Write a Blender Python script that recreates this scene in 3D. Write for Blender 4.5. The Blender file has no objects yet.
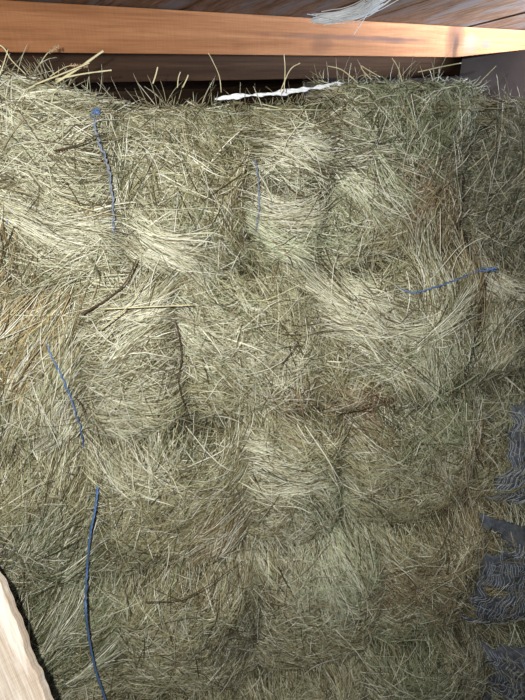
import bpy, bmesh, math, random
import numpy as np
from mathutils import Vector, Matrix

random.seed(7)
rng = np.random.default_rng(11)
S = bpy.context.scene
COL = S.collection
PI = math.pi

# ------------------------------------------------------------------ camera
EYE = np.array([0.0, 0.0, 1.75])
PITCH = math.radians(28.5)
FPX = 526.0
VIEWYAW = math.radians(12)          # the camera looks a little to the right of square on to the stack


def turn(v):
    c, s_ = math.cos(VIEWYAW), math.sin(VIEWYAW)  # about Z
    return np.array([v[0] * c + v[1] * s_, -v[0] * s_ + v[1] * c, v[2]], float)


FW = turn([0, math.cos(PITCH), -math.sin(PITCH)])
UP = turn([0, math.sin(PITCH), math.cos(PITCH)])
RT = turn([1.0, 0, 0])
FH = turn([0, 1, 0])
cam = bpy.data.cameras.new('camera')
cam.sensor_fit = 'VERTICAL'
cam.sensor_height = 24
cam.lens = FPX / 700 * 24
cam.clip_start = 0.02
camo = bpy.data.objects.new('camera', cam)
COL.objects.link(camo)
camo.location = EYE
camo.rotation_euler = (PI / 2 - PITCH, 0, -VIEWYAW)
S.camera = camo


def ray(px, py):
    return FW + (px - 262.5) / FPX * RT - (py - 350) / FPX * UP


# ------------------------------------------------------------------ materials
def newmat(name):
    m = bpy.data.materials.new(name)
    m.use_nodes = True
    nt = m.node_tree
    return m, nt, nt.nodes['Principled BSDF']


def nd(nt, typ, **kw):
    n = nt.nodes.new(typ)
    for k, v in kw.items():
        if k in n.inputs:
            n.inputs[k].default_value = v
        else:
            setattr(n, k, v)
    return n


def ramp(nt, stops, fac=None, interp='LINEAR'):
    r = nt.nodes.new('ShaderNodeValToRGB')
    r.color_ramp.interpolation = interp
    while len(r.color_ramp.elements) < len(stops):
        r.color_ramp.elements.new(0.5)
    for e, (p, c) in zip(r.color_ramp.elements, stops):
        e.position = p
        e.color = (*c, 1)
    if fac is not None:
        nt.links.new(fac, r.inputs[0])
    return r


def mix(nt, a, b, fac, mode='MIX'):
    n = nt.nodes.new('ShaderNodeMix')
    n.data_type = 'RGBA'
    n.blend_type = mode
    for s, v in ((n.inputs[0], fac), (n.inputs[6], a), (n.inputs[7], b)):
        if isinstance(v, (float, int)):
            s.default_value = v
        elif isinstance(v, tuple):
            s.default_value = (*v, 1)
        else:
            nt.links.new(v, s)
    return n.outputs[2]


def bump(nt, b, h, strength, dist=0.002):
    n = nt.nodes.new('ShaderNodeBump')
    n.inputs['Strength'].default_value = strength
    n.inputs['Distance'].default_value = dist
    nt.links.new(h, n.inputs['Height'])
    nt.links.new(n.outputs[0], b.inputs['Normal'])


def objcoord(nt, scale=(1, 1, 1), loc=(0, 0, 0)):
    tc = nt.nodes.new('ShaderNodeTexCoord')
    mp = nt.nodes.new('ShaderNodeMapping')
    mp.inputs['Scale'].default_value = scale
    mp.inputs['Location'].default_value = loc
    nt.links.new(tc.outputs['Object'], mp.inputs[0])
    return mp.outputs[0]


def noise(nt, vec, scale, detail=4, rough=0.6, dist=0.0):
    n = nt.nodes.new('ShaderNodeTexNoise')
    n.inputs['Scale'].default_value = scale
    n.inputs['Detail'].default_value = detail
    n.inputs['Roughness'].default_value = rough
    n.inputs['Distortion'].default_value = dist
    nt.links.new(vec, n.inputs['Vector'])
    return n.outputs['Fac']


def wood(name, c0, c1, c2, grain=(1.2, 22, 22), rough=0.75, bstr=0.4, stain=None, stains=()):
    """wood with grain along local X; stains: (x, z, rx, rz, colour, amount) marks of their own in the timber"""
    m, nt, b = newmat(name)
    v = objcoord(nt, grain)
    g = noise(nt, v, 2.2, 6, 0.62, 0.6)
    r = ramp(nt, [(0.30, c0), (0.5, c1), (0.72, c2)], g)
    v2 = objcoord(nt, (6, 160, 160))
    g2 = noise(nt, v2, 1.0, 3, 0.7)
    r2 = ramp(nt, [(0.32, (0.62, 0.6, 0.58)), (0.58, (1, 1, 1))], g2)
    c = mix(nt, r.outputs[0], r2.outputs[0], 0.55, 'MULTIPLY')
    v4 = objcoord(nt, (260, 14, 14))
    saw = noise(nt, v4, 1.0, 2, 0.5)
    r4 = ramp(nt, [(0.35, (0.86, 0.84, 0.82)), (0.6, (1, 1, 1))], saw)
    c = mix(nt, c, r4.outputs[0], 0.5, 'MULTIPLY')
    if stain:
        v3 = objcoord(nt, (2.2, 9, 9))
        g3 = noise(nt, v3, 1.7, 5, 0.65, 0.4)
        r3 = ramp(nt, [(0.48, (0, 0, 0)), (0.62, (1, 1, 1))], g3)
        c = mix(nt, c, stain, r3.outputs[0])
    for (sx, sz, rx, rz, colr, amt) in stains:
        tc = nt.nodes.new('ShaderNodeTexCoord')
        wv = nd(nt, 'ShaderNodeTexNoise', Scale=14.0, Detail=4.0)
        nt.links.new(tc.outputs['Object'], wv.inputs['Vector'])
        off = nd(nt, 'ShaderNodeVectorMath', operation='MULTIPLY_ADD')
        nt.links.new(wv.outputs['Color'], off.inputs[0])
        off.inputs[1].default_value = (rx * 0.9, 0, rz * 0.9)
        off.inputs[2].default_value = (-rx * 0.45, 0, -rz * 0.45)
        ad = nd(nt, 'ShaderNodeVectorMath', operation='ADD')
        nt.links.new(tc.outputs['Object'], ad.inputs[0])
        nt.links.new(off.outputs[0], ad.inputs[1])
        sb = nd(nt, 'ShaderNodeVectorMath', operation='SUBTRACT')
        nt.links.new(ad.outputs[0], sb.inputs[0])
        sb.inputs[1].default_value = (sx, 0, sz)
        dv = nd(nt, 'ShaderNodeVectorMath', operation='MULTIPLY')
        nt.links.new(sb.outputs[0], dv.inputs[0])
        dv.inputs[1].default_value = (1 / rx, 0, 1 / rz)
        ln = nd(nt, 'ShaderNodeVectorMath', operation='LENGTH')
        nt.links.new(dv.outputs[0], ln.inputs[0])
        rr = ramp(nt, [(0.0, (amt, amt, amt)), (0.55, (amt * .75,) * 3), (1.0, (0, 0, 0))], ln.outputs['Value'])
        c = mix(nt, c, colr, rr.outputs[0])
    nt.links.new(c, b.inputs['Base Color'])
    b.inputs['Roughness'].default_value = rough
    b.inputs['Specular IOR Level'].default_value = 0.10
    add = nt.nodes.new('ShaderNodeMath')
    nt.links.new(g, add.inputs[0])
    nt.links.new(g2, add.inputs[1])
    bump(nt, b, add.outputs[0], bstr)
    return m


def stalk_material():
    m, nt, b = newmat('hay_stalks')
    at = nt.nodes.new('ShaderNodeAttribute')
    at.attribute_name = 'tint'
    v = objcoord(nt, (1, 1, 1))
    n = noise(nt, v, 60, 3)
    r = ramp(nt, [(0.3, (0.72, 0.7, 0.66)), (0.6, (1, 1, 1))], n)
    c = mix(nt, at.outputs['Color'], r.outputs[0], 0.6, 'MULTIPLY')
    nt.links.new(c, b.inputs['Base Color'])
    b.inputs['Roughness'].default_value = 0.48
    b.inputs['Specular IOR Level'].default_value = 0.45
    return m


def core_material():
    m, nt, b = newmat('packed_hay')
    v = objcoord(nt, (1, 1, 1))
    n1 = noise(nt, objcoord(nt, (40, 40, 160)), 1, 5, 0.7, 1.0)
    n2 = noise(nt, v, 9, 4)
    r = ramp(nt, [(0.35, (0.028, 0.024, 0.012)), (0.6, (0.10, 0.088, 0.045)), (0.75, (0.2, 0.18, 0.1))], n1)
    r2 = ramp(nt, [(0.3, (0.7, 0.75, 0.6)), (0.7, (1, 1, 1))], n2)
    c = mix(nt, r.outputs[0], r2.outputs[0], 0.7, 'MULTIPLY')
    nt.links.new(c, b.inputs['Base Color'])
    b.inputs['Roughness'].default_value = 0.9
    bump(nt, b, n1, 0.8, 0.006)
    return m


def plain(name, col, rough=0.5, col2=None, scale=40, spec=0.4, bs=0.2):
    m, nt, b = newmat(name)
    n = noise(nt, objcoord(nt), scale, 4)
    r = ramp(nt, [(0.35, col2 or tuple(x * 0.7 for x in col)), (0.65, col)], n)
    nt.links.new(r.outputs[0], b.inputs['Base Color'])
    b.inputs['Roughness'].default_value = rough
    b.inputs['Specular IOR Level'].default_value = spec
    bump(nt, b, n, bs)
    return m


M_STALK = stalk_material()
M_CORE = core_material()
M_TWINE = plain('blue_twine', (0.13, 0.22, 0.42), 0.4, (0.07, 0.13, 0.28), 300)
M_TWINE_PALE = plain('faded_blue_twine', (0.25, 0.28, 0.35), 0.45, (0.13, 0.15, 0.20), 300)
M_NET = plain('blue_grey_net', (0.11, 0.12, 0.145), 0.6, (0.045, 0.05, 0.065), 60)
M_NETTHREAD = plain('net_thread', (0.62, 0.66, 0.74), 0.45, (0.28, 0.31, 0.38), 90)
M_WHITE = plain('white_plastic', (0.88, 0.89, 0.92), 0.35, (0.74, 0.76, 0.80), 50)
M_TWIG = plain('dark_twig', (0.10, 0.055, 0.03), 0.7, (0.05, 0.028, 0.016), 80)
M_STRAW = plain('pale_straw', (0.62, 0.55, 0.34), 0.45, (0.50, 0.42, 0.24), 60)
M_SEED = plain('seed_head', (0.42, 0.27, 0.17), 0.7, (0.28, 0.17, 0.10), 200)
M_PLASTER = plain('grey_plaster', (0.50, 0.45, 0.50), 0.9, (0.38, 0.34, 0.38), 5, 0.1, 0.5)


# ------------------------------------------------------------------ mesh helpers
def tag(o, label=None, cat=None, group=None, kind=None):
    if label: o['label'] = label
    if cat: o['category'] = cat
    if group: o['group'] = group
    if kind: o['kind'] = kind
    return o


def link(name, me, mat, parent=None):
    o = bpy.data.objects.new(name, me)
    me.materials.append(mat)
    COL.objects.link(o)
    if parent is not None:
        o.parent = parent
        o.matrix_parent_inverse = Matrix.Translation(-Vector(parent.location))
    return o


def mesh_np(name, V, F, mat, parent=None, smooth=True, tint=None):
    """V (n,3), F (m,k) with constant k"""
    me = bpy.data.meshes.new(name)
    V = np.ascontiguousarray(V, dtype=np.float32)
    F = np.ascontiguousarray(F, dtype=np.int32)
    k = F.shape[1]
    me.vertices.add(len(V))
    me.vertices.foreach_set('co', V.ravel())
    me.loops.add(F.size)
    me.loops.foreach_set('vertex_index', F.ravel())
    me.polygons.add(len(F))
    me.polygons.foreach_set('loop_start', np.arange(0, F.size, k, dtype=np.int32))
    me.polygons.foreach_set('loop_total', np.full(len(F), k, dtype=np.int32))
    if smooth:
        me.polygons.foreach_set('use_smooth', np.ones(len(F), dtype=bool))
    me.update(calc_edges=True)
    if tint is not None:
        a = me.attributes.new('tint', 'FLOAT_COLOR', 'POINT')
        c = np.ones((len(V), 4), dtype=np.float32)
        c[:, :3] = tint
        a.data.foreach_set('color', c.ravel())
    return link(name, me, mat, parent)


def tubes(P, Rd, sides=3, roll=None, flat=1.0):
    """P (N,K,3) centre lines, Rd (N,K) radii -> V, F quads"""
    N, K, _ = P.shape
    T = np.empty_like(P)
    T[:, 1:-1] = P[:, 2:] - P[:, :-2]
    T[:, 0] = P[:, 1] - P[:, 0]
    T[:, -1] = P[:, -1] - P[:, -2]
    T /= np.linalg.norm(T, axis=2, keepdims=True) + 1e-9
    ref = np.array([0.13, -1.0, 0.21])
    A = np.cross(T, ref)
    bad = np.linalg.norm(A, axis=2) < 0.05
    A[bad] = np.cross(T[bad], np.array([1.0, 0, 0.1]))
    A /= np.linalg.norm(A, axis=2, keepdims=True)
    B = np.cross(T, A)
    if roll is None:
        roll = np.zeros(N)
    V = np.empty((N, K, sides, 3))
    for s in range(sides):
        an = 2 * PI * s / sides + roll[:, None]
        ca = np.cos(an)
        sa = np.sin(an)
        V[:, :, s] = P + (A * ca[..., None] + B * sa[..., None] * flat) * Rd[..., None]
    i = np.arange(N)[:, None, None] * (K * sides)
    k = np.arange(K - 1)[None, :, None] * sides
    s = np.arange(sides)[None, None, :]
    s2 = (s + 1) % sides
    F = np.stack([i + k + s, i + k + s2, i + k + sides + s2, i + k + sides + s], axis=-1).reshape(-1, 4)
    return V.reshape(-1, 3), F


def catmull(pts, n):
    pts = [np.array(p, float) for p in pts]
    pts = [2 * pts[0] - pts[1]] + pts + [2 * pts[-1] - pts[-2]]
    out = []
    seg = len(pts) - 3
    for i in range(n):
        t = i / (n - 1) * seg
        k = min(int(t), seg - 1)
        u = t - k
        p0, p1, p2, p3 = pts[k:k + 4]
        out.append(0.5 * (2 * p1 + (p2 - p0) * u + (2 * p0 - 5 * p1 + 4 * p2 - p3) * u * u + (3 * p1 - p0 - 3 * p2 + p3) * u ** 3))
    return np.array(out)


def twine_mesh(name, pts, r, mat, parent=None, n=70, wob=0.0015):
    """two plies twisted round each other"""
    c = catmull(pts, n)
    c += rng.normal(0, wob, c.shape) * np.linspace(1, 1, n)[:, None]
    T = np.gradient(c, axis=0)
    T /= np.linalg.norm(T, axis=1, keepdims=True)
    A = np.cross(T, [0.1, -1, 0.1]); A /= np.linalg.norm(A, axis=1, keepdims=True)
    B = np.cross(T, A)
    L = np.concatenate([[0], np.cumsum(np.linalg.norm(np.diff(c, axis=0), axis=1))])
    ply = []
    for ph in (0, PI):
        an = L / 0.012 * 2 * PI * 0.35 + ph
        ply.append(c + (A * np.cos(an)[:, None] + B * np.sin(an)[:, None]) * r * 0.45)
    P = np.array(ply)
    V, F = tubes(P, np.full(P.shape[:2], r * 0.68), 6)
    return mesh_np(name, V, F, mat, parent)


# ------------------------------------------------------------------ the stack of bales
XD = np.array([1.0, 0, 0])          # along the face
ND = np.array([0, -1.0, 0])         # out of the face
ZD = np.array([0, 0, 1.0])
ROWS = [(1.24, 1.66, 1.36), (0.79, 1.24, 1.28), (0.34, 0.79, 1.18), (-0.20, 0.34, 1.07), (-0.66, -0.20, 0.97)]


FACE = math.cos(VIEWYAW)


def on_plane(px, py, y0):
    r = ray(px, py)
    t = y0 * FACE / r[1]
    return EYE + r * t


def at(px, py, off=0.0):
    best = None
    for (z0, z1, y0) in ROWS:
        p = on_plane(px, py, y0)
        if p[2] >= z0 - 1e-6:
            best = p
            break
    if best is None:
        best = p
    return best + ND * off


def u_of(p):
    return float(np.dot(p[:2] - np.array([0, 0]), XD[:2]))


def wn(u, z, s=1.0, k=0.0):
    """smooth lumps, about -1..1"""
    return (np.sin(u * 17 * s + 1.3 + k) * np.cos(z * 13 * s + 0.7 - k) + 0.6 * np.sin(u * 31 * s + z * 23 * s + 2.1 + 2 * k)
            + 0.45 * np.cos(u * 53 * s - z * 41 * s + k)) / 1.7


# flow patches: how the stalks lie round a place: (px, py, angle, spread, radius px, tone, length factor)
FLOW = [
    (20, 75, 35, 25, 30, 'p', 1.3), (60, 95, 10, 30, 35, 'p', 1.2), (40, 145, -8, 22, 40, 'p', 1.3), (60, 200, -16, 20, 40, 'p', 1.3),
    (12, 235, 78, 22, 22, 'b', 1.3), (60, 250, 12, 22, 35, 'p', 1.2), (90, 160, -28, 22, 25, 'n', 1.2),
    (125, 110, -15, 30, 20, 'n', 1), (145, 140, -30, 22, 28, 'p', 1.1), (148, 190, -38, 25, 28, 'n', 1.1), (145, 245, -28, 18, 30, 'p', 1.3),
    (205, 120, -55, 45, 30, 'n', .8), (230, 100, -35, 35, 22, 'g', .8), (200, 190, 60, 60, 32, 'n', .8), (235, 200, 65, 40, 22, 'b', .8), (200, 240, -50, 50, 28, 'g', .8),
    (290, 120, -25, 25, 22, 'n', .9), (290, 152, -14, 12, 20, 'p', 1.2), (290, 185, 15, 40, 20, 'd', .8), (285, 213, 4, 14, 14, 'p', 1.1), (285, 245, -16, 12, 16, 'pg', 1.3),
    (350, 128, 5, 22, 16, 'p', .8), (345, 155, -12, 20, 16, 'd', .9), (365, 182, -35, 16, 22, 'pg', 1.1), (345, 230, -20, 25, 22, 'pg', 1), (400, 130, 100, 40, 28, 'g', .8),
    (385, 215, 50, 30, 20, 'b', .9), (432, 205, 82, 22, 24, 'r', 1), (430, 250, 75, 25, 22, 'b', 1), (380, 255, -10, 35, 28, 'n', .9),
    (450, 110, 95, 45, 28, 'g', .8), (470, 165, 60, 60, 24, 'd', .7), (505, 140, 85, 50, 30, 'd', .8), (505, 220, 70, 45, 28, 'd', .8),
    (18, 315, 50, 22, 28, 't', 1.2), (20, 380, 58, 18, 35, 't', 1.3), (50, 420, 65, 16, 30, 'p', 1.3), (65, 385, 70, 18, 18, 'n', 1.2), (25, 450, 65, 18, 35, 'n', 1.3),
    (105, 320, 14, 20, 26, 'p', 1.2), (120, 365, 4, 22, 32, 'p', 1.1), (140, 300, 18, 20, 24, 'n', 1.2), (150, 335, 38, 30, 22, 'b', 1), (110, 405, -8, 25, 24, 'p', 1.1),
    (140, 430, -62, 35, 24, 'p', 1.1), (170, 410, 20, 35, 18, 'n', 1), (210, 295, -4, 25, 28, 'n', .8), (210, 345, -14, 26, 32, 'p', .9), (215, 395, -35, 35, 30, 'n', .9),
    (225, 270, 30, 60, 24, 'g', .7), (270, 290, -38, 22, 26, 'n', 1), (300, 320, -45, 22, 28, 'n', 1), (290, 370, -62, 28, 30, 'p', 1), (330, 380, -85, 25, 24, 'n', 1.1),
    (350, 300, -32, 18, 26, 'p', 1.1), (375, 325, -28, 18, 22, 'p', 1.1), (385, 360, -40, 20, 20, 'n', 1), (265, 410, 82, 25, 22, 'n', 1),
    (430, 300, -72, 20, 24, 'n', 1), (412, 345, 22, 14, 14, 'g', 1.1), (440, 370, -58, 13, 26, 'pg', 1.2), (465, 335, 70, 35, 18, 'b', .9), (490, 310, 88, 14, 22, 'b', 1),
    (510, 285, -28, 15, 12, 'p', 1.1), (495, 355, 84, 18, 22, 'n', .9),
    (178, 370, 85, 30, 14, 'k', .8), (180, 420, 80, 30, 12, 'k', .8), (462, 388, -40, 60, 12, 'k', .6), (405, 408, -10, 40, 16, 'k', .7), (225, 262, -30, 50, 16, 'k', .6), (160, 150, 60, 50, 14, 'k', .7), (332, 110, 90, 40, 12, 'k', .7), (325, 260, 0, 50, 14, 'k', .7), (110, 150, 80, 20, 9, 'k', .7), (115, 205, 80, 20, 8, 'k', .7), (350, 435, 0, 40, 14, 'k', .7), (190, 460, 0, 50, 14, 'k', .7), (262, 620, 80, 30, 12, 'k', .8), (470, 600, 60, 50, 16, 'k', .7),  # dark hay patches; shade of hollows and seams painted into their tone
    (130, 465, -45, 28, 24, 'p', 1.1), (95, 510, 40, 35, 26, 'n', 1), (30, 505, 58, 22, 32, 'n', 1.2), (20, 550, 52, 25, 30, 'd', 1.1), (55, 600, 46, 16, 34, 'g', 1.1), (60, 650, 40, 20, 34, 'g', 1),
    (150, 540, 55, 25, 30, 'n', 1.2), (205, 500, 45, 22, 28, 'n', 1), (225, 465, 15, 28, 24, 'n', .9), (205, 545, 56, 15, 30, 'b', 1.3), (160, 600, 55, 28, 32, 'n', 1.1),
    (180, 660, 60, 40, 34, 'n', 1), (275, 485, -14, 18, 22, 'p', 1.1), (265, 530, -40, 45, 28, 'n', 1), (255, 590, 80, 25, 28, 'n', 1.2), (240, 650, 88, 30, 30, 'd', 1.1),
    (320, 455, -30, 25, 24, 'n', 1), (300, 425, 5, 35, 16, 'r', .9), (370, 428, -8, 25, 20, 'r', 1), (385, 470, -28, 22, 28, 'n', 1.1), (330, 510, -55, 22, 28, 'g', 1.2), (300, 570, -55, 25, 30, 'p', 1.2),
    (390, 520, -45, 25, 28, 'n', 1.2), (350, 580, -62, 18, 28, 'pg', 1.2), (345, 650, -60, 25, 34, 'n', 1), (440, 450, -35, 60, 30, 'g', .8), (475, 470, -62, 20, 24, 'b', 1.1), (440, 540, -58, 40, 32, 'n', .9),
    (415, 610, -55, 40, 36, 'b', .9), (415, 670, -45, 40, 34, 'g', .9), (480, 620, -40, 50, 28, 'b', .8), (105, 680, -52, 35, 28, 'n', .9), (290, 650, -50, 35, 28, 'n', 1), (480, 540, 90, 35, 24, 'b', .9),
    (505, 480, 85, 30, 26, 'n', 1), (500, 680, 20, 50, 30, 'd', .8),
    (-60, 150, 0, 40, 60, 'n', 1), (-60, 400, 40, 40, 60, 'n', 1), (-60, 600, 40, 40, 60, 'n', 1), (590, 200, 60, 60, 60, 'd', 1), (590, 400, 80, 40, 60, 'd', 1), (590, 600, 60, 50, 60, 'd', 1), (260, 740, 40, 60, 60, 'n', 1),
]
TONES = {   # two albedo ends for each kind of stalk; 'k' carries painted shade
    'p': ((0.715, 0.695, 0.535), (0.390, 0.367, 0.245)),
    'pg': ((0.640, 0.663, 0.465), (0.291, 0.316, 0.190)),
    'n': ((0.543, 0.510, 0.323), (0.213, 0.194, 0.104)),
    'g': ((0.407, 0.428, 0.266), (0.145, 0.163, 0.085)),
    't': ((0.621, 0.510, 0.294), (0.330, 0.245, 0.123)),
    'b': ((0.446, 0.367, 0.218), (0.194, 0.143, 0.076)),
    'r': ((0.407, 0.286, 0.180), (0.194, 0.122, 0.067)),
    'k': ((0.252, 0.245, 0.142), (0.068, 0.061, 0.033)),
    'd': ((0.349, 0.347, 0.247), (0.116, 0.112, 0.076)),
}
TK = list(TONES)
FP = np.array([at(f[0], f[1]) for f in FLOW])
FU = FP @ XD
FZ = FP[:, 2]
FR = np.array([f[4] for f in FLOW]) / 370.0 * np.array([1.0 if f[1] < 400 else 1.25 for f in FLOW])
FA = np.radians([f[2] for f in FLOW])
FS = np.radians([f[3] + 3 for f in FLOW])
FT = np.array([TK.index(f[5]) for f in FLOW])
FL = np.array([f[6] for f in FLOW])
TA = np.array([TONES[k][0] for k in TK])
TB = np.array([TONES[k][1] for k in TK])


class Bale:
    def __init__(s, x0, x1, row, dz0=0.0, dz1=0.0, dy=0.0, depth=0.82, shear=0.0):
        s.shear = shear
        z0, z1, y0 = ROWS[row]
        zm = (z0 + z1) / 2
        # extents of the face along the stack, taken at mid height
        def ux(px):
            lo, hi = 0.0, 1500.0
            p = None
            for _ in range(40):
                mid = (lo + hi) / 2
                p = on_plane(px, mid, y0)
                if p[2] > zm: lo = mid
                else: hi = mid
            return float(p @ XD)
        s.u0, s.u1 = ux(x0) + 0.004, ux(x1) - 0.004
        s.z0, s.z1 = z0 + dz0, z1 + dz1
        s.y0 = y0 + dy
        s.row = row
        s.depth = depth
        s.uc, s.hw = (s.u0 + s.u1) / 2, (s.u1 - s.u0) / 2
        s.zc, s.hh = (s.z0 + s.z1) / 2, (s.z1 - s.z0) / 2
        s.k = rng.uniform(0, 6)
        # out coordinate of the face (distance along -ND from origin)
        s.base = s.y0 * FACE
        s.round = rng.uniform(0.055, 0.085)

    def back(s, u, z):
        a = np.clip(np.abs((u - s.uc) / s.hw), 0, 1.15)
        b = np.clip(np.abs((z - s.zc) / s.hh), 0, 1.15)
        flake = 0.006 * np.abs(np.sin((u - s.u0) / 0.095 * PI + s.k))
        return s.round * (a ** 5 + b ** 6) - 0.014 * wn(u, z, 1.0, s.k) - 0.006 * wn(u, z, 2.7, s.k) - flake

    def pt(s, u, z, out):
        u, z, out = np.broadcast_arrays(u, z, out)
        u, z = u + 0.020 * wn(u, z, 0.45, 4.1), z + 0.032 * np.clip((1.70 - z) / 0.3, 0, 1) * np.clip((z + 0.66) / 0.3, 0, 1) * wn(u, z, 0.42, 0.9)
        z = z + s.shear * (u - s.uc) / s.hw * np.clip((z - s.zc) / s.hh, 0, 1)
        w = -s.base + out          # along ND
        return u[..., None] * XD + w[..., None] * ND + z[..., None] * ZD

    def face(s, u, z, out=0.0):
        return s.pt(np.asarray(u, float), np.asarray(z, float), out - s.back(u, z))


def bale_body(b, parent):
    nu, nz = 34, 34
    us = np.linspace(b.u0, b.u1, nu)
    zs = np.linspace(b.z0, b.z1, nz)
    U, Z = np.meshgrid(us, zs, indexing='ij')
    front = b.face(U, Z, -0.032)
    V = [front.reshape(-1, 3)]
    idx = np.arange(nu * nz).reshape(nu, nz)
    F = [np.stack([idx[:-1, :-1], idx[1:, :-1], idx[1:, 1:], idx[:-1, 1:]], -1).reshape(-1, 4)]
    # skirt loops going back
    loop = list(idx[:, 0]) + list(idx[-1, 1:]) + list(idx[-2::-1, -1]) + list(idx[0, -2:0:-1])
    loopUZ = [(U.ravel()[i], Z.ravel()[i]) for i in loop]
    nl = len(loop)
    prev = np.array(loop)
    base = nu * nz
    NB = 10
    for j in range(1, NB + 1):
        d = b.depth * j / NB
        pts = []
        sh = 1.0 - 0.02 * math.sin(PI * j / NB) - (0.06 if j == NB else 0)
        for (u, z) in loopUZ:
            ju = b.uc + (u - b.uc) * sh + 0.005 * math.sin(z * 50 + d * 37)
            jz = b.zc + (z - b.zc) * sh + 0.005 * math.sin(u * 44 + d * 29)
            jz = min(max(jz, b.z0), b.z1) - (0.28 * d * max(0.0, (z - b.zc) / b.hh) if b.row == 0 else 0)
            ju = min(max(ju, b.u0), b.u1)
            pts.append(b.pt(np.array(ju), np.array(jz), np.array(-0.13 - d * 0.85)))
        V.append(np.array(pts))
        cur = base + np.arange(nl)
        base += nl
        F.append(np.stack([np.roll(prev, 0), np.roll(prev, -1), np.roll(cur, -1), cur], -1)[:, ::-1])
        prev = cur
    c = b.pt(np.array(b.uc), np.array(b.zc), np.array(-0.13 - b.depth * 0.86))
    V.append(c[None])
    F.append(np.stack([prev, np.roll(prev, -1), np.full(nl, base), np.full(nl, base)], -1)[:, ::-1])
    V = np.concatenate(V)
    me_faces = []
    Fc = np.concatenate(F)
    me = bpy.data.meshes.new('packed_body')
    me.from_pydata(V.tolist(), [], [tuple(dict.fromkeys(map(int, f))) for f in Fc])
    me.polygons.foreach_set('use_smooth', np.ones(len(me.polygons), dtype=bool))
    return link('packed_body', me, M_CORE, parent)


LEN0 = 0.115


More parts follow.
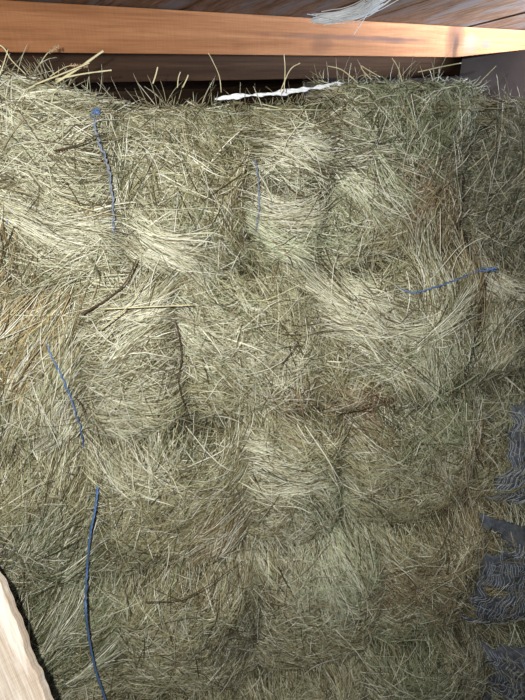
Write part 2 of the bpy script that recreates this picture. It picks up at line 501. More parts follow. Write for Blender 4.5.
def stalks(b, n, parent, top=False, fringe=0.12):
    """strands lying over the front of a bale, following its flow"""
    K = 6
    # roots: area of the face, a few just past the edges
    u = rng.uniform(b.u0 - 0.012, b.u1 + 0.012, n)
    z = rng.uniform(b.z0 - 0.01, b.z1 + 0.008, n)
    u = u.clip(b.u0 - 0.012, b.u1 + 0.012)
    W = np.exp(-((u[:, None] - FU) ** 2 + (z[:, None] - FZ) ** 2) / (2 * (FR * 0.75) ** 2)) + 1e-12
    W /= W.sum(1, keepdims=True)
    cs = np.cumsum(W, 1)
    pick = (rng.random(n)[:, None] > cs).sum(1).clip(0, len(FLOW) - 1)
    ang = FA[pick] + rng.normal(0, 1, n) * FS[pick]
    wild = rng.random(n) < 0.27
    ang[wild] = rng.uniform(0, PI, wild.sum())
    # a slow local twist so that neighbours lie in bunches
    ang += 0.22 * wn(u, z, 1.6, b.k + 1.7)
    # raised pale tufts: stalks that spring from one place and fan out
    inb = np.where((FU > b.u0) & (FU < b.u1) & (FZ > b.z0) & (FZ < b.z1) & (FS < math.radians(24)))[0]
    tuft = np.zeros(n, bool)
    j0 = 0
    for q in inb:
        for rep in range(3):
            cnt = 85
            sl = slice(j0, j0 + cnt); j0 += cnt
            if j0 > n: break
            cu = FU[q] + rng.normal(0, FR[q] * 0.55); cz = FZ[q] + rng.normal(0, FR[q] * 0.55)
            main = FA[q] + rng.normal(0, 0.18) + (PI if rng.random() < 0.3 else 0)
            u[sl] = cu + rng.normal(0, 0.014, cnt); z[sl] = cz + rng.normal(0, 0.014, cnt)
            ang[sl] = main + rng.normal(0, 0.20, cnt)
            pick[sl] = q; tuft[sl] = True
    flip = rng.random(n) < 0.5
    ang = np.where(flip & (FS[pick] > math.radians(17)) & ~tuft, ang + PI, ang)
    L = LEN0 * FL[pick] * np.exp(rng.normal(-0.15, 0.6, n)).clip(0.15, 2.3)
    depthlayer = rng.random(n) ** 1.3          # 0 deep .. 1 surface
    lay = -0.034 + 0.046 * depthlayer
    lay = np.where(tuft, 0.004 + 0.016 * depthlayer, lay)
    L = np.where(tuft, L * 1.25, L)
    L = np.minimum(L, 0.21)
    curl = rng.normal(0, 0.32, n) * (1 + 1.6 * (rng.random(n) < 0.15))
    tips = np.where(rng.random(n) < fringe, rng.uniform(0.01, 0.05, n), rng.uniform(-0.006, 0.008, n))
    hug = np.where(rng.random(n) < 0.25, 0.3, rng.uniform(0.6, 1.0, n))
    t = np.linspace(0, 1, K)
    kink = rng.uniform(0.3, 0.8, n)
    kamt = np.where(rng.random(n) < 0.25, rng.normal(0, 0.7, n), 0)
    U = np.empty((n, K)); Z = np.empty((n, K)); O = np.empty((n, K))
    bk0 = np.where(tuft, 0.1, 0.5)
    U[:, 0] = u - np.cos(ang) * L * bk0
    Z[:, 0] = z - np.sin(ang) * L * bk0
    for k in range(1, K):
        a = ang + curl * (t[k] - 0.5) + kamt * (t[k] > kink)
        U[:, k] = U[:, k - 1] + np.cos(a) * L / (K - 1)
        Z[:, k] = Z[:, k - 1] + np.sin(a) * L / (K - 1)
    if b.row == 0:
        Z = np.where(Z > b.z1 - 0.01, b.z1 - 0.01 + (Z - b.z1 + 0.01) * 0.22, Z)
    bk = b.back(U, Z)
    ref = b.back(u, z)[:, None]
    bkh = ref + (bk - ref) * hug[:, None]
    # straight strays still must not dive under
    O = lay[:, None] + tips[:, None] * t[None] ** 1.6 - 0.010 * (1 - t[None]) ** 3 * (rng.random(n) < 0.5)[:, None]
    P = b.pt(U, Z, O - bkh)
    P[:, :, 2] -= 0.25 * np.maximum(0, tips)[:, None] * t[None] ** 2
    r0 = rng.choice([0.0007, 0.0010, 0.0014, 0.0019], n, p=[0.28, 0.36, 0.24, 0.12]) * rng.uniform(0.8, 1.2, n)
    R = r0[:, None] * np.array([1.0, 1.0, 0.97, 0.9, 0.75, 0.3])[None]
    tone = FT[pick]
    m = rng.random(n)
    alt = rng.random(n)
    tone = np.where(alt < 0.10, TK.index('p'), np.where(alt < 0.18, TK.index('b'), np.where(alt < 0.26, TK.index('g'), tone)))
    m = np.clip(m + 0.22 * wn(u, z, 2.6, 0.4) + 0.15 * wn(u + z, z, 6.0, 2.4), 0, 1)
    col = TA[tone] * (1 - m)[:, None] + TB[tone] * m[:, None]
    # a few weathered dark stems
    dk = rng.random(n) < 0.30
    col[dk] *= rng.uniform(0.18, 0.5, (dk.sum(), 1)) * np.array([1.1, 0.95, 0.78])
    col[~dk] = np.minimum(col[~dk] * 1.22, 0.86)
    br = rng.random(n) < np.where(tuft, 0.3, 0.12)
    col[br] = np.array([0.86, 0.83, 0.70])
    col *= rng.uniform(0.88, 1.12, (n, 1))
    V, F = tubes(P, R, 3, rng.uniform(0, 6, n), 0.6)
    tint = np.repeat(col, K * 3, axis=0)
    return V, F, tint


def top_tufts(b, n, hmax):
    """stalks standing up and spilling from the upper edge of a top bale"""
    K = 6
    u = rng.uniform(b.u0, b.u1, n)
    d = rng.uniform(0.0, 0.22, n) ** 1.0
    ang = rng.normal(PI / 2, 1.0, n)
    L = rng.uniform(0.02, 1, n) ** 3.2 * hmax + 0.02
    yaw = rng.uniform(0, PI * 2, n)
    t = np.linspace(0, 1, K)
    bend = rng.normal(0, 0.6, n)
    du = np.cumsum(np.cos(ang[:, None] + bend[:, None] * t) / (K - 1), 1) * L[:, None]
    dzz = np.cumsum(np.sin(ang[:, None] + bend[:, None] * t) / (K - 1), 1) * L[:, None]
    U = u[:, None] + du
    Z = b.z1 - 0.035 + dzz
    O = -b.round * 0.8 - d[:, None] + 0.4 * L[:, None] * t[None] * np.sin(yaw)[:, None]
    P = b.pt(U, Z, O)
    r0 = rng.choice([0.0008, 0.0011, 0.0015], n)
    R = r0[:, None] * np.array([1.0, 1.0, 0.97, 0.9, 0.75, 0.3])[None]
    ti = rng.choice([TK.index('p'), TK.index('n'), TK.index('b')], n)
    m = rng.random(n)[:, None]
    col = TA[ti] * (1 - m) + TB[ti] * m
    V, F = tubes(P, R, 3, rng.uniform(0, 6, n), 0.6)
    # flat layer on the top
    return V, F, np.repeat(col, K * 3, axis=0)


def top_layer(b, n):
    K = 5
    u = rng.uniform(b.u0, b.u1, n)
    d = rng.uniform(0.0, 0.6, n)
    a = rng.uniform(0, 2 * PI, n)
    L = rng.uniform(0.04, 0.16, n)
    t = np.linspace(-0.5, 0.5, K)
    U = u[:, None] + np.cos(a)[:, None] * L[:, None] * t
    D = d[:, None] + np.sin(a)[:, None] * L[:, None] * t
    drop = 0.05 * np.clip(1 - D / 0.1, 0, 1) ** 2
    Z = b.z1 - 0.004 + rng.uniform(-0.004, 0.012, n)[:, None] - drop + 0.03 * rng.random(n)[:, None] * t ** 2 * 4 * (rng.random(n) < .3)[:, None]
    Z -= 0.25 * np.maximum(D, 0)
    P = b.pt(U, Z, -0.02 - D)
    r0 = rng.choice([0.0008, 0.0011, 0.0014], n)
    R = r0[:, None] * np.array([0.8, 1.0, 1, 0.9, 0.4])[None]
    ti = rng.choice([TK.index('p'), TK.index('n'), TK.index('b')], n)
    m = rng.random(n)[:, None]
    col = TA[ti] * (1 - m) + TB[ti] * m
    V, F = tubes(P, R, 3, rng.uniform(0, 6, n), 0.6)
    return V, F, np.repeat(col, K * 3, axis=0)


def join(parts):
    Vs, Fs, Ts, o = [], [], [], 0
    for V, F, T in parts:
        Vs.append(V); Fs.append(F + o); Ts.append(T); o += len(V)
    return np.concatenate(Vs), np.concatenate(Fs), np.concatenate(Ts)


DENS = 37000     # strands per square metre of face


def make_bale(x0, x1, row, label, group, top=0, dens=1.0, **kw):
    b = Bale(x0, x1, row, **kw)
    root = bpy.data.objects.new('hay_bale', None)
    COL.objects.link(root)
    root.empty_display_size = 0.1
    root.location = b.pt(np.array(b.uc), np.array(b.z0), np.array(-0.4))
    tag(root, label, 'hay bale', group)
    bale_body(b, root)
    n = int((b.u1 - b.u0) * (b.z1 - b.z0) * DENS * dens)
    parts = [stalks(b, n, root)]
    if top:
        parts.append(top_tufts(b, int(top * 190), 0.08))
        parts.append(top_layer(b, int(2600)))
    V, F, T = join(parts)
    o = mesh_np('loose_stalks', V, F, M_STALK, root, True, T)
    tag(o, 'loose dry grass stalks combed over the face of the bale', kind='stuff')
    return root, b


G1 = 'hay bales in the top course of the stack'
G2 = 'hay bales in the second course of the stack'
G3 = 'hay bales in the third course of the stack'
G4 = 'hay bales in the lowest visible course'
A, bA = make_bale(-75, 112, 0, 'pale hay bale bulging highest at the top left, under the thick stalks', G1, top=2.2, dz1=0.080, dy=-0.05, shear=-0.055)
B, bB = make_bale(112, 255, 0, 'top course hay bale between the faded twine strap and the short grey twine', G1, top=1.2)
C, bC = make_bale(255, 333, 0, 'narrow top course hay bale with sideways pale stalks, by the white plastic strip', G1, top=1, dy=-0.01)
D, bD = make_bale(333, 474, 0, 'broad green hay bale with a reddish brown patch, under the pale end of the beam', G1, top=1.3, dz1=0.048)
E, bE = make_bale(474, 610, 0, 'dull shaded hay bale in the top course against the grey plaster wall', G1, top=1, dy=0.07, dz1=0.0)
Fb, bF = make_bale(-80, 78, 1, 'tan hay bale with stalks hanging steeply, left of the diagonal blue twine', G2, dy=-0.03)
G, bG = make_bale(78, 180, 1, 'narrow pale hay bale in the second course, just right of the diagonal blue twine', G2)
H, bH = make_bale(180, 330, 1, 'wide hay bale in the second course, right of the dark upright seam below the twig', G2, dy=0.01)
I, bI = make_bale(330, 476, 1, 'second course hay bale under the sagging dark twine, its stalks fanning down', G2, dy=-0.035)
J, bJ = make_bale(476, 610, 1, 'small shaded hay bale in the second course, above the blue netting', G2, dy=0.04)
K_, bK = make_bale(-80, 92, 2, 'hay bale in the third course, left of where the blue cord starts hanging', G3, dy=-0.02)
L_, bL = make_bale(92, 246, 2, 'hay bale in the third course with brownish stalks slanting up to the right', G3)
M_, bM = make_bale(246, 352, 2, 'hay bale in the third course with a pale tuft combed sideways, below the reddish tuft', G3, dy=0.01)
N_, bN = make_bale(352, 490, 2, 'greenish hay bale in the third course, beside the net wrapped column', G3, dy=0.03)
O_, bO = make_bale(490, 620, 2, 'hay bale wrapped in blue grey netting, topmost of the three wrapped bales', G3, dens=0.5, dy=0.03)
P_, bP = make_bale(-90, 118, 3, 'green tinged hay bale at the bottom, behind the pale wooden board', G4, dy=0.0)
Q_, bQ = make_bale(118, 262, 3, 'hay bale in the lowest course, right of the hanging blue cord', G4)
R_, bR = make_bale(262, 385, 3, 'hay bale in the lowest course with stalks slanting down to the right, centre bottom', G4, dy=0.01)
T_, bT = make_bale(385, 485, 3, 'dark matted hay bale in the lowest course, beside the wrapped bale', G4, dy=0.03)
U_, bU = make_bale(485, 640, 3, 'hay bale wrapped in blue grey netting, middle one of the three wrapped bales', G4, dens=0.5, dy=0.03)

BALES5 = []
G5 = 'hay bales resting on the barn floor'
for xa, xb, lab in ((-100, 105, 'hay bale resting on the floor, its top just in view behind the pale board'),
                    (105, 245, 'hay bale resting on the floor, under the end of the hanging blue cord'),
                    (245, 370, 'hay bale resting on the floor at the middle of the bottom edge'),
                    (370, 490, 'hay bale resting on the floor, below the dark matted bale'),
                    (490, 640, 'hay bale wrapped in blue grey netting, lowest of the three wrapped bales')):
    BALES5.append(make_bale(xa, xb, 4, lab, G5, dens=0.5 if xb == 640 else 0.8))


# ------------------------------------------------------------------ blue netting round the wrapped bales
def net_wrap(b, parent, ua, ub, za, zb, holes=(), out=0.016):
    nu, nz = 90, 70
    us = np.linspace(ua, ub, nu); zs = np.linspace(za, zb, nz)
    U, Z = np.meshgrid(us, zs, indexing='ij')
    edge = 0.02 * wn(U * 0 + 1, Z, 2.0, 3) 
    rip = 0.0035 * np.sin(U * 420 + 0.5 * np.sin(Z * 15)) + 0.005 * wn(U, Z, 1.2, 2)
    Pn = b.face(U + edge * (U - ub) / (ua - ub), Z, 0) + (out + rip)[..., None] * ND
    keep = np.ones((nu - 1, nz - 1), bool)
    for (px, py, rx, ry) in holes:
        h = at(px, py); hu, hz = float(h @ XD), h[2]
        m = ((U[:-1, :-1] - hu) / (rx / 330)) ** 2 + ((Z[:-1, :-1] - hz) / (ry / 300)) ** 2 + 0.5 * wn(U[:-1, :-1], Z[:-1, :-1], 4, 1) < 1
        keep &= ~m
    idx = np.arange(nu * nz).reshape(nu, nz)
    F = np.stack([idx[:-1, :-1], idx[1:, :-1], idx[1:, 1:], idx[:-1, 1:]], -1)[keep]
    o = mesh_np('net_wrap', Pn.reshape(-1, 3), F, M_NET, parent)
    md = o.modifiers.new('thick', 'SOLIDIFY'); md.thickness = 0.001
    tag(o, 'blue grey netting')
    # raised threads along and across
    lines = []
    for i in range(0, nu, 1):
        lines.append(Pn[i, :, :] + ND * 0.0040)
    P = np.array(lines)
    seg = []
    for i, ln in enumerate(P):
        for j in range(0, nz - 7, 7):
            if keep[min(i, nu - 2), j:j + 6].all() and rng.random() < 0.8:
                seg.append(ln[j:j + 8] + rng.normal(0, 0.0003, (8, 3)) + rng.normal(0, 0.0016, 3))
    for j in range(0, nz, 6):
        for i in range(0, nu - 8, 7):
            if keep[i:i + 7, min(j, nz - 2)].all() and rng.random() < 0.25:
                seg.append(Pn[i:i + 8, j] + ND * 0.004 + rng.normal(0, 0.001, (8, 3)))
    seg = np.array(seg)
    V, F = tubes(seg, np.full(seg.shape[:2], 0.0013), 3)
    mesh_np('net_threads', V, F, M_NETTHREAD, o)
    return o


def uz(px, py):
    p = at(px, py)
    return float(p @ XD), float(p[2])


net_wrap(bO, O_, uz(503, 480)[0], bO.u1 - 0.01, bO.z0 - 0.0, bO.z1 - 0.01, holes=[(505, 418, 34, 15), (498, 440, 10, 20), (496, 500, 6, 20)])
net_wrap(bU, U_, uz(478, 600)[0], bU.u1 - 0.01, bU.z0 + 0.02, bU.z1 - 0.01, holes=[(500, 562, 22, 12), (480, 545, 16, 28), (500, 598, 13, 9), (476, 625, 14, 12)])
V5 = BALES5[-1]
net_wrap(V5[1], V5[0], uz(484, 660)[0], V5[1].u1 - 0.01, V5[1].z0 + 0.1, V5[1].z1 - 0.01, holes=[(492, 636, 14, 12), (478, 655, 14, 16), (486, 690, 14, 18), (520, 652, 12, 5), (505, 705, 24, 10)])
# wisps of hay lying over the netting
def wisps(name_parent, b, n, box, seed):
    K = 6
    u = rng.uniform(box[0], box[1], n); z = rng.uniform(box[2], box[3], n)
    cl = wn(u, z, 2.4, seed) + rng.normal(0, 0.3, n)
    ok = cl > 0.15
    u, z = u[ok], z[ok]; n = len(u)
    ang = rng.normal(-0.7, 0.8, n); L = rng.uniform(0.04, 0.13, n)
    t = np.linspace(-0.5, 0.5, K)
    cu = rng.normal(0, 0.6, n)
    a = ang[:, None] + cu[:, None] * t
    U = u[:, None] + np.cumsum(np.cos(a), 1) * L[:, None] / K
    Z = z[:, None] + np.cumsum(np.sin(a), 1) * L[:, None] / K
    P = b.face(U, Z, 0.022) + (rng.uniform(0, 0.014, n)[:, None] * np.ones(K))[..., None] * ND
    r0 = rng.choice([0.0006, 0.0009, 0.0013], n)
    R = r0[:, None] * np.array([.8, 1.0, 1, 0.9, 0.75, 0.3])[None]
    ti = rng.choice([TK.index('n'), TK.index('b'), TK.index('d')], n)
    m = rng.random(n)[:, None]
    V, F = tubes(P, R, 3, rng.uniform(0, 6, n), 0.6)
    o = mesh_np('hay_wisps', V, F, M_STALK, name_parent, True, np.repeat(TA[ti] * (1 - m) + TB[ti] * m, K * 3, axis=0))
    tag(o, 'loose wisps of hay caught on the netting', kind='stuff')


wisps(O_, bO, 1300, (bO.u0, bO.u1, bO.z0, bO.z1), 1.0)
wisps(U_, bU, 1400, (bU.u0, bU.u1, bU.z0, bU.z1), 2.2)
wisps(V5[0], V5[1], 1500, (V5[1].u0, V5[1].u1, V5[1].z0, V5[1].z1), 0.7)

# ------------------------------------------------------------------ twine
def pts(lst, off=0.02):
    return [at(x, y, off if len(q) == 0 else q[0]) for (x, y, *q) in lst]


t1 = twine_mesh('twine', pts([(94, 112, .01), (99, 138, .032), (107, 158, .04), (112, 185, .042), (114, 222, .036), (114, 240, .0)]), 0.0028, M_TWINE_PALE, A)
t1['label'] = 'faded blue grey twine'
t2 = twine_mesh('twine', pts([(255, 160, 0), (256, 178, .024), (257, 205, .026), (256, 232, .0)]), 0.002, M_TWINE_PALE, B)
t3 = twine_mesh('twine', pts([(11, 196, 0.03), (13, 212, .075), (14, 226, .03)]), 0.0016, M_TWINE_PALE, A)
t4 = twine_mesh('twine', pts([(44, 326, .0), (52, 346, .034), (62, 364, .046), (70, 382, .048), (77, 402, .044), (82, 425, .03), (84, 448, .0)]), 0.0020, M_TWINE, Fb)
t5 = twine_mesh('twine', pts([(392, 286, .0), (405, 286, .046), (425, 281, .05), (450, 276, .03), (470, 270, .02), (486, 267, .02)]), 0.0022, M_TWINE, I)
t6 = twine_mesh('twine', pts([(98, 484, .01), (96, 500, .03), (91, 525, .045), (88, 560, .05), (87, 590, .05), (90, 620, .05), (97, 655, .05), (106, 682, .05), (116, 708, .05)]), 0.0036, M_TWINE, None, 110, 0.0006)
t6.name = 'hanging_cord'
tag(t6, 'thick blue cord hanging loose down the lower left of the hay stack', 'cord')


def knot(px, py, off, name, parent, r=0.007):
    c = at(px, py, off)
    segs = []
    for i in range(5):
        th = np.linspace(0, 2 * PI, 14)
        ax = rng.normal(0, 1, 3); ax /= np.linalg.norm(ax)
        a = np.cross(ax, [0.3, 1, 0.2]); a /= np.linalg.norm(a); bb = np.cross(ax, a)
        segs.append(c + (np.cos(th)[:, None] * a * 1.5 + np.sin(th)[:, None] * bb * .9) * r * rng.uniform(.8, 1.3) + rng.normal(0, 0.001, 3))
    for i in range(5):
        d = rng.normal(0, 1, 3); d[2] *= .4
        d /= np.linalg.norm(d)
        segs.append(c + np.linspace(0, 1, 14)[:, None] * d * 0.022 + rng.normal(0, 0.0006, (14, 3)))
    seg = np.array(segs)
    V, F = tubes(seg, np.full(seg.shape[:2], 0.0016), 5)
    return mesh_np(name, V, F, M_TWINE, parent)


knot(97, 111, 0.012, 'twine_knot', A, 0.0045)
knot(484, 267, 0.02, 'twine_knot', I, 0.004)


# ------------------------------------------------------------------ single stalks, twigs
def stalk(name, line, r, mat, label, cat, group=None, taper=0.4, n=14, depth=None):
    c = catmull([at(x, y, o) for (x, y, o) in line], n)
    R = np.linspace(r, r * taper, n)[None] * (1 + 0.06 * rng.normal(0, 1, (1, n)))
    V, F = tubes(c[None], R, 7)
    # closed ends
    me = bpy.data.meshes.new(name)
    ends = [list(range(7))[::-1], list(range((n - 1) * 7, n * 7))]
    me.from_pydata(V.tolist(), [], [tuple(map(int, f)) for f in F] + [tuple(e) for e in ends])
    me.polygons.foreach_set('use_smooth', np.ones(len(me.polygons), dtype=bool))
    o = link(name, me, mat)
    return tag(o, label, cat, group), c


GS = 'thick pale stalks sticking out of the top left bale'
stalk('straw_stalk', [(58, 82, .03), (80, 68, .03), (104, 51, .03)], 0.0026, M_STRAW, 'thickest pale straw stalk, pointing up to the right across the beam edge', 'stalk', GS, .85)
stalk('straw_stalk', [(38, 84, .05), (66, 73, .05), (91, 63, .05)], 0.0017, M_STRAW, 'pale straw stalk just below the thickest one, ending short', 'stalk', GS, .8)
stalk('straw_stalk', [(58, 79, .03), (85, 73.5, .03), (112, 70, .03)], 0.0017, M_STRAW, 'long pale straw stalk reaching nearly level to the right of the beams', 'stalk', GS, .9)
stalk('straw_stalk', [(-4, 42, .08), (10, 48, .07), (17, 60, .06), (30, 74, .05)], 0.0015, M_STRAW, 'bent pale straw stalk crossing the beam at the far upper left corner', 'stalk', GS, .7)
stalk('straw_stalk', [(2, 84, .06), (9, 66, .06), (14, 50, .06)], 0.0014, M_STRAW, 'short upright straw stalk in the far upper left corner', 'stalk', GS, .6)
stalk('straw_stalk', [(220, 92, .02), (218, 76, .02), (211, 60, .02), (207, 53, .02)], 0.0011, M_STRAW, 'tall thin straw standing up in front of the dark beam, curved at the top', 'stalk', None, .6)
stalk('straw_stalk', [(153, 84, -.02), (156, 75, -.02), (158, 67, -.02)], 0.0017, M_STRAW, 'short thick straw standing upright before the dark beam, leftmost of the upright ones', 'stalk', None, .9)
stalk('straw_stalk', [(178, 88, -.02), (179, 78, -.02), (181, 72, -.02)], 0.0012, M_STRAW, 'small upright straw between two thicker ones before the dark beam', 'stalk', None, .9)
stalk('straw_stalk', [(183, 88, -.02), (187, 80, -.02), (189, 75, -.02)], 0.0015, M_STRAW, 'short slanting straw right of the small upright one before the dark beam', 'stalk', None, .9)
stalk('straw_stalk', [(284, 92, .0), (285, 70, .0), (284, 54, .0)], 0.0013, M_STRAW, 'tall straight straw standing above the white plastic strip', 'stalk', None, .8)
stalk('straw_stalk', [(280, 92, .0), (290, 70, .0), (300, 63, .0)], 0.0013, M_STRAW, 'bent straw leaning right above the white plastic strip', 'stalk', None, .8)
stalk('straw_stalk', [(358, 83, .0), (342, 70, .0), (328, 66, .0)], 0.0013, M_STRAW, 'straw leaning left, above the broad green bale', 'stalk', None, .8)
stalk('straw_stalk', [(372, 80, .0), (364, 72, .0), (361, 66, .0), (368, 70, .0), (380, 77, .0)], 0.0013, M_STRAW, 'straw with a crook at its tip, above the broad green bale', 'stalk', None, .8)
stalk('straw_stalk', [(418, 72, .0), (440, 67, .0), (461, 63, .0)], 0.0014, M_STRAW, 'nearly level straw under the pale end of the beam', 'stalk', None, .8)
stalk('straw_stalk', [(478, 84, .0), (488, 74, .0), (496, 66, .0)], 0.0014, M_STRAW, 'slanting straw in front of the grey plaster wall', 'stalk', None, .8)
stalk('straw_stalk', [(402, 82, .0), (398, 68, .0), (392, 58, .0)], 0.0013, M_STRAW, 'upright straw leaning left below the beam, near its brown knot', 'stalk', None, .8)
stalk('straw_stalk', [(64, 191, .09), (90, 200, .09), (122, 209, .07)], 0.0015, M_STRAW, 'long pale straw crossing the faded twine strap', 'stalk', None, .5)
stalk('straw_stalk', [(102, 316, .08), (130, 290, .09), (150, 260, .08)], 0.0015, M_STRAW, 'straight pale straw beside the dark curved twig', 'stalk', None, .6)
stalk('straw_stalk', [(104, 296, .08), (150, 294, .08), (191, 294, .07)], 0.0017, M_STRAW, 'long level pale straw with a white end, below the dark curved twig', 'stalk', None, .8)
stalk('twig', [(84, 304, .06), (108, 287, .085), (125, 270, .10), (137, 248, .085)], 0.0026, M_TWIG, 'dark brown curved twig pointing up to the right, over the hay', 'twig', None, .5)
stalk('twig', [(60, 145, .09), (85, 138, .10), (105, 128, .08)], 0.0019, M_TWIG, 'thin dark twig slanting across the top of the faded twine', 'twig', None, .5)
stalk('twig', [(76, 386, .05), (84, 395, .055), (88, 410, .05)], 0.0018, M_TWIG, 'short dark twig beside the diagonal blue twine', 'twig', None, .5)
stalk('twig', [(280, 358, .03), (288, 344, .045), (297, 330, .04)], 0.0016, M_TWIG, 'short dark twig in the middle of the second course', 'twig', None, .6)
stalk('twig', [(176, 322, .0), (181, 350, .02), (178, 380, .022), (187, 412, .026), (185, 432, .02), (190, 446, .0)], 0.0016, M_TWIG, 'dark stem running down the upright seam of the second course', 'twig', None, .6)
stalk('twig', [(461, 296, .045), (472, 280, .05), (480, 266, .045)], 0.0012, M_TWIG, 'thin dark stem touching the small blue knot', 'twig', None, .6)
stalk('twig', [(462, 340, .03), (466, 352, .05), (460, 363, .05), (452, 365, .04)], 0.0013, M_TWIG, 'hooked dark stem above the fanned pale stalks', 'twig', None, .6)
stalk('twig', [(145, 590, .04), (180, 584, .05), (210, 568, .05), (240, 548, .05)], 0.0014, M_TWIG, 'long thin brown stem slanting up to the right, low on the stack', 'twig', None, .6)


def seed_stem(line, label):
    o, c = stalk('grass_seed_head', line, 0.0009, M_STRAW, label, 'seed head', 'seed heads above the top left bale', .7, 20)
    bm = bmesh.new()
    for i in range(11, 20):
        for s in range(2):
            d = Vector(rng.normal(0, 1, 3)).normalized() * 0.0022
            mt = Matrix.Translation(Vector(c[i]) + d) @ Matrix.Rotation(rng.uniform(0, 3), 4, Vector(rng.normal(0, 1, 3)).normalized()) @ Matrix.Diagonal((1, 1, 2.3, 1))
            bmesh.ops.create_icosphere(bm, subdivisions=1, radius=0.0016, matrix=mt)
    me = bpy.data.meshes.new('seeds'); bm.to_mesh(me); bm.free()
    link('seeds', me, M_SEED, o)['label'] = 'reddish brown seeds'


seed_stem([(42, 64, .03), (50, 53, .03), (60, 47, .03)], 'reddish seed head above the thickest straw stalk')
seed_stem([(52, 76, .03), (70, 66, .03), (88, 67, .03)], 'brown seed head lying between the two long straw stalks')

# ------------------------------------------------------------------ roof timbers
AZ = math.radians(54.8)
BD = turn([math.sin(AZ), math.cos(AZ), 0])           # along the beam
BQ = turn([-math.cos(AZ), math.sin(AZ), 0])          # away from the camera
BP0 = turn([-0.590, 1.357, 0])
SLOPE = 0.163
rotz = math.atan2(BD[1], BD[0])


def timber(name, profile_xz, y0, y1, origin, mat, bev=0.004, label=None, sub=24):
    """profile in local x (along) z (up), extruded from y0 to y1 (away)"""
    bm = bmesh.new()
    f = [bm.verts.new((x, y0, z)) for x, z in profile_xz]
    bk = [bm.verts.new((x, y1, z)) for x, z in profile_xz]
    bm.faces.new(f); bm.faces.new(bk[::-1])
    n = len(f)
    for i in range(n):
        bm.faces.new((f[i], bk[i], bk[(i + 1) % n], f[(i + 1) % n]))
    bmesh.ops.recalc_face_normals(bm, faces=bm.faces)
    bmesh.ops.bevel(bm, geom=[e for e in bm.edges], offset=bev, segments=2, affect='EDGES', profile=0.6)
    me = bpy.data.meshes.new(name); bm.to_mesh(me); bm.free()
    o = link(name, me, mat)
    o.location = origin
    o.rotation_euler = (0, 0, rotz)
    tag(o, label, None, None, 'structure')
    return o


BZ = 1.774
front_mat = wood('sawn_beam', (0.22, 0.086, 0.034), (0.30, 0.125, 0.053), (0.37, 0.165, 0.075), (1.0, 10, 26), 0.7, 0.35,
                 stains=[(1.60, 0.060, 0.065, 0.090, (0.075, 0.032, 0.016), 0.95), (1.615, 0.030, 0.022, 0.05, (0.03, 0.014, 0.008), 0.8), (1.10, 0.052, 0.42, 0.009, (0.10, 0.05, 0.04), 0.8), (1.28, 0.047, 0.12, 0.012, (0.09, 0.045, 0.035), 0.7), (0.95, 0.030, 0.05, 0.035, (0.13, 0.055, 0.03), 0.65), (1.80, 0.045, 0.05, 0.018, (0.10, 0.075, 0.075), 0.7), (1.70, 0.045, 0.06, 0.04, (0.17, 0.12, 0.11), 0.5)])
timber('ceiling_beam', [(-1.2, 0), (1.62, 0), (2.10, 0.032), (2.10, 0.1), (-1.2, 0.1)], 0, 0.09, (BP0[0], BP0[1], BZ), front_mat, 0.003,
       'sawn orange brown roof beam running across the top, pale at its far end')
dark_mat = wood('dark_old_timber', (0.026, 0.012, 0.006), (0.042, 0.020, 0.010), (0.060, 0.030, 0.015), (1.0, 10, 26), 0.8, 0.4)  # older, darker wood than the front beam
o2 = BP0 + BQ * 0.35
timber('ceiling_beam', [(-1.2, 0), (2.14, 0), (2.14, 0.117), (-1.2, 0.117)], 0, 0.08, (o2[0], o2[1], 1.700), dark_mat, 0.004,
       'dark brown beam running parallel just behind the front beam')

# roof boards running down the slope, away from the camera
rw = wood('roof_board', (0.08, 0.042, 0.024), (0.17, 0.092, 0.055), (0.25, 0.15, 0.10), (1.5, 34, 34), 0.85, 0.7, stain=(0.16, 0.13, 0.125))
bm = bmesh.new()
seams = [-1.3, -1.1, -.9, -.7, -.46, -.22, .0, .24, .482, .70, .92, 1.13, 1.338, 1.535, 1.70, 1.86, 2.02, 2.14]
ml = bm.loops.layers.uv.verify()
for i in range(len(seams) - 1):
    a, b_ = seams[i] + 0.004, seams[i + 1] - 0.004
    dz = random.uniform(0, 0.006)
    skew = 0.068
    vs = []
    NS = 24
    for (q, side) in [(k, 0) for k in range(NS + 1)]:
        s = -1.7 + 3.25 * q / NS
        wv = 0.003 * math.sin(s * 9 + i * 2.1)
        row = []
        for (tt, th) in ((a + wv, 0), (b_ + wv, 0), (b_ + wv, 0.022), (a + wv, 0.022)):
            # boards run slightly off square to the beam
            row.append(bm.verts.new((s, -(tt - skew * s), -SLOPE * s + th + dz + 0.102)))
        vs.append(row)
    for k in range(NS):
        for j in range(4):
            bm.faces.new((vs[k][j], vs[k][(j + 1) % 4], vs[k + 1][(j + 1) % 4], vs[k + 1][j]))
    bm.faces.new(vs[0][::-1]); bm.faces.new(vs[-1])
bmesh.ops.recalc_face_normals(bm, faces=bm.faces)
me = bpy.data.meshes.new('ceiling'); bm.to_mesh(me); bm.free()
oc = link('ceiling', me, rw)
oc.location = (BP0[0], BP0[1], BZ)
oc.rotation_euler = (0, 0, math.atan2(BQ[1], BQ[0]))
tag(oc, 'rough weathered roof boards with dark seams sloping down behind the beams', None, None, 'structure')


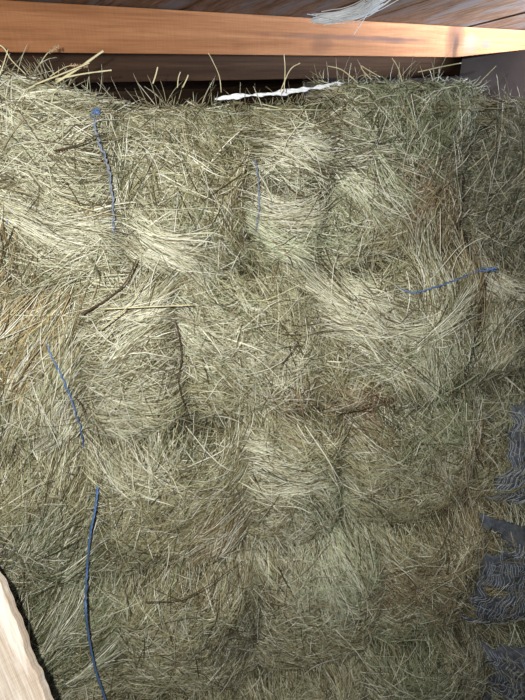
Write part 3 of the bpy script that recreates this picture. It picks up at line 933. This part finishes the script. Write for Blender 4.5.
def boxw(name, t0, t1, s0, s1, z0, z1, mat, label):
    """box in the beam frame: t along, s away"""
    bm = bmesh.new()
    c = [(t, s, z) for z in (z0, z1) for (t, s) in ((t0, s0), (t1, s0), (t1, s1), (t0, s1))]
    v = [bm.verts.new(p) for p in c]
    for f in ((0, 3, 2, 1), (4, 5, 6, 7), (0, 1, 5, 4), (1, 2, 6, 5), (2, 3, 7, 6), (3, 0, 4, 7)):
        bm.faces.new([v[i] for i in f])
    me = bpy.data.meshes.new(name); bm.to_mesh(me); bm.free()
    o = link(name, me, mat)
    o.location = (BP0[0], BP0[1], 0)
    o.rotation_euler = (0, 0, rotz)
    tag(o, label, None, None, 'structure')
    return o


bark = wood('old_barn_boards', (0.045, 0.026, 0.016), (0.075, 0.045, 0.028), (0.11, 0.07, 0.045), (1.0, 8, 8), 0.9, 0.6)
boxw('wall_back', -1.6, 2.15, 1.55, 1.60, -0.66, 1.66, bark, 'dark barn boards behind the stacked hay')
boxw('wall_right', 2.15, 2.25, -0.12, 1.60, -0.66, 2.1, M_PLASTER, 'grey plaster wall past the end of the beam')
boxw('wall_right', 2.15, 2.25, -2.6, -0.12, -0.66, 1.735, M_PLASTER, 'unseen low grey wall added to keep the gap daylight off the hay')  # added out of view, its top set to keep daylight off the hay
boxw('floor', -1.9, 2.25, -2.6, 1.60, -0.72, -0.66, bark, 'dark boarded barn floor')

# ------------------------------------------------------------------ white plastic
def ribbon_sheet(name, line, width, label, cat, amp, n=90, m=9, updir=(0, 0, 1)):
    c = catmull(line, n)
    up = np.array(updir, float)
    tt = np.linspace(-0.5, 0.5, m)
    P = np.empty((n, m, 3))
    for i in range(n):
        w = width * (0.7 + 0.3 * math.sin(i * 0.17) + 0.25 * math.sin(i * 0.47)) * min(1, 0.2 + i / 12, 0.2 + (n - 1 - i) / 12)
        for j in range(m):
            P[i, j] = c[i] + up * tt[j] * w + np.array([0, -1, 0]) * amp * (math.sin(i * .9 + j * 1.7) + .6 * math.sin(i * 1.7 - j * 2.3))
    idx = np.arange(n * m).reshape(n, m)
    F = np.stack([idx[:-1, :-1], idx[1:, :-1], idx[1:, 1:], idx[:-1, 1:]], -1).reshape(-1, 4)
    o = mesh_np(name, P.reshape(-1, 3), F, M_WHITE)
    md = o.modifiers.new('thick', 'SOLIDIFY'); md.thickness = 0.001
    return tag(o, label, cat)


def rp(px, py, y):
    r = ray(px, py)
    return EYE + r * (y / float(r @ FH))


ribbon_sheet('plastic_strip', [rp(215, 99, 1.46), rp(240, 96, 1.46), rp(270, 94, 1.47), rp(300, 90, 1.48), rp(320, 87, 1.49), rp(345, 83, 1.50)], 0.013,
             'crumpled white plastic strip lying along the top of the hay', 'plastic strip', 0.002)

# frayed white cord caught between the roof boards and the beam
segs = []
base = [rp(312, 20, 1.50), rp(335, 17, 1.48), rp(355, 13, 1.46), rp(372, 5, 1.44), rp(392, -9, 1.42)]
cc = catmull(base, 30)
for i in range(130):
    off = rng.normal(0, 1, 3) * np.array([.008, .008, .0055])
    spread = np.linspace(rng.uniform(0.2, 1), rng.uniform(0.5, 1.7), 30)[:, None]
    a0 = rng.integers(0, 8)
    w = cc + off * spread + np.cumsum(rng.normal(0, 0.0006, (30, 3)), 0)
    segs.append(catmull(list(w[a0:30 - rng.integers(0, 6):3]), 20))
segs.append(catmull([rp(372, 6, 1.44), rp(366, 16, 1.41), rp(354, 34, 1.40)], 20))
segs.append(catmull([rp(330, 19, 1.46), rp(318, 16, 1.45), rp(307, 14, 1.45)], 20))
segs = np.array(segs)
V, F = tubes(segs, np.full(segs.shape[:2], 0.0009), 4)
fr = mesh_np('frayed_cord', V, F, M_WHITE)
tag(fr, 'frayed white plastic cord caught between the roof boards and the beam', 'cord')

# ------------------------------------------------------------------ pale board close to the camera
bw = wood('bleached_board', (0.46, 0.33, 0.25), (0.64, 0.53, 0.44), (0.76, 0.67, 0.59), (1.2, 12, 20), 0.8, 0.8, stain=(0.80, 0.72, 0.65))
edge_px = [(-40, 500), (-25, 540), (-13, 563), (-6, 576), (2, 596), (12, 618), (18, 640), (26, 662), (32, 680), (40, 700), (54, 730), (72, 770)]
dep = lambda i: 1.16 - 0.012 * i
E3 = np.array([EYE + ray(x, y) * dep(i) for i, (x, y) in enumerate(edge_px)])
E3 = np.vstack([E3, E3[-1] + (E3[-1] - E3[-3]) / abs((E3[-1] - E3[-3])[2]) * (E3[-1][2] + 0.65)])
ax = E3[-2] - E3[0]; ax /= np.linalg.norm(ax)
vw = FW * 1.0
wd = np.cross(ax, vw); wd /= np.linalg.norm(wd)
if wd[0] > 0: wd = -wd
nrm = np.cross(ax, wd); nrm /= np.linalg.norm(nrm)
if nrm @ FW < 0: nrm = -nrm
org = E3.mean(0)
EE = np.vstack([catmull(list(E3[:-1]), 60), E3[-1:]])
bm = bmesh.new()
rowsv = []
R3 = Matrix((ax, wd, nrm)).transposed()
for i, p in enumerate(EE):
    loc = p - org
    x, y, z = loc @ ax, loc @ wd, loc @ nrm
    y += 0.002 * math.sin(i * 0.55) + 0.0012 * math.sin(i * 1.3)
    z = 0.0
    rowsv.append([bm.verts.new(q) for q in ((x, y + .003, z), (x, y, z + 0.003), (x, y, z + 0.026), (x, y + 0.16, z + 0.026), (x, y + 0.16, z), (x, y + .08, z - .0006))])
for a_, b_ in zip(rowsv[:-1], rowsv[1:]):
    for j in range(6):
        bm.faces.new((a_[j], a_[(j + 1) % 6], b_[(j + 1) % 6], b_[j]))
bm.faces.new(rowsv[0]); bm.faces.new(rowsv[-1][::-1])
bmesh.ops.recalc_face_normals(bm, faces=bm.faces)
me = bpy.data.meshes.new('wooden_board'); bm.to_mesh(me); bm.free()
ob = link('wooden_board', me, bw)
M4 = R3.to_4x4(); M4.translation = Vector(org)
ob.matrix_world = M4
tag(ob, 'pale rough wooden board slanting across the bottom left corner', 'board')

# ------------------------------------------------------------------ light
def light(name, typ, loc, energy, col, **kw):
    l = bpy.data.lights.new(name, typ)
    l.energy = energy; l.color = col
    for k, v in kw.items(): setattr(l, k, v)
    o = bpy.data.objects.new(name, l); COL.objects.link(o); o.location = loc
    return o


def aim(o, tgt):
    o.rotation_euler = (Vector(tgt) - o.location).to_track_quat('-Z', 'Y').to_euler()


fl = light('camera_flash', 'SPOT', tuple(EYE + RT * -0.07 + UP * 0.045), 125, (0.985, 1.0, 0.94), shadow_soft_size=0.007, spot_size=math.radians(150), spot_blend=1.0)
aim(fl, tuple(EYE + ray(140, 500)))
lp = BP0 + 2.5 * BD - 1.3 * BQ
dl = light('daylight_opening', 'AREA', (lp[0], lp[1], 1.72), 56, (0.72, 0.85, 1.0), shape='RECTANGLE', size=0.5, size_y=0.12, spread=math.radians(70))
tg = BP0 + 1.45 * BD
aim(dl, (tg[0], tg[1], 1.92))

w = bpy.data.worlds.new('world'); S.world = w; w.use_nodes = True
bg = w.node_tree.nodes['Background']
bg.inputs[0].default_value = (0.80, 0.88, 1.0, 1)
bg.inputs[1].default_value = 0.13

vs_ = S.view_settings
vs_.view_transform = 'Standard'
vs_.look = 'None'
vs_.gamma = 1
vs_.use_curve_mapping = False
vs_.exposure = 0.0
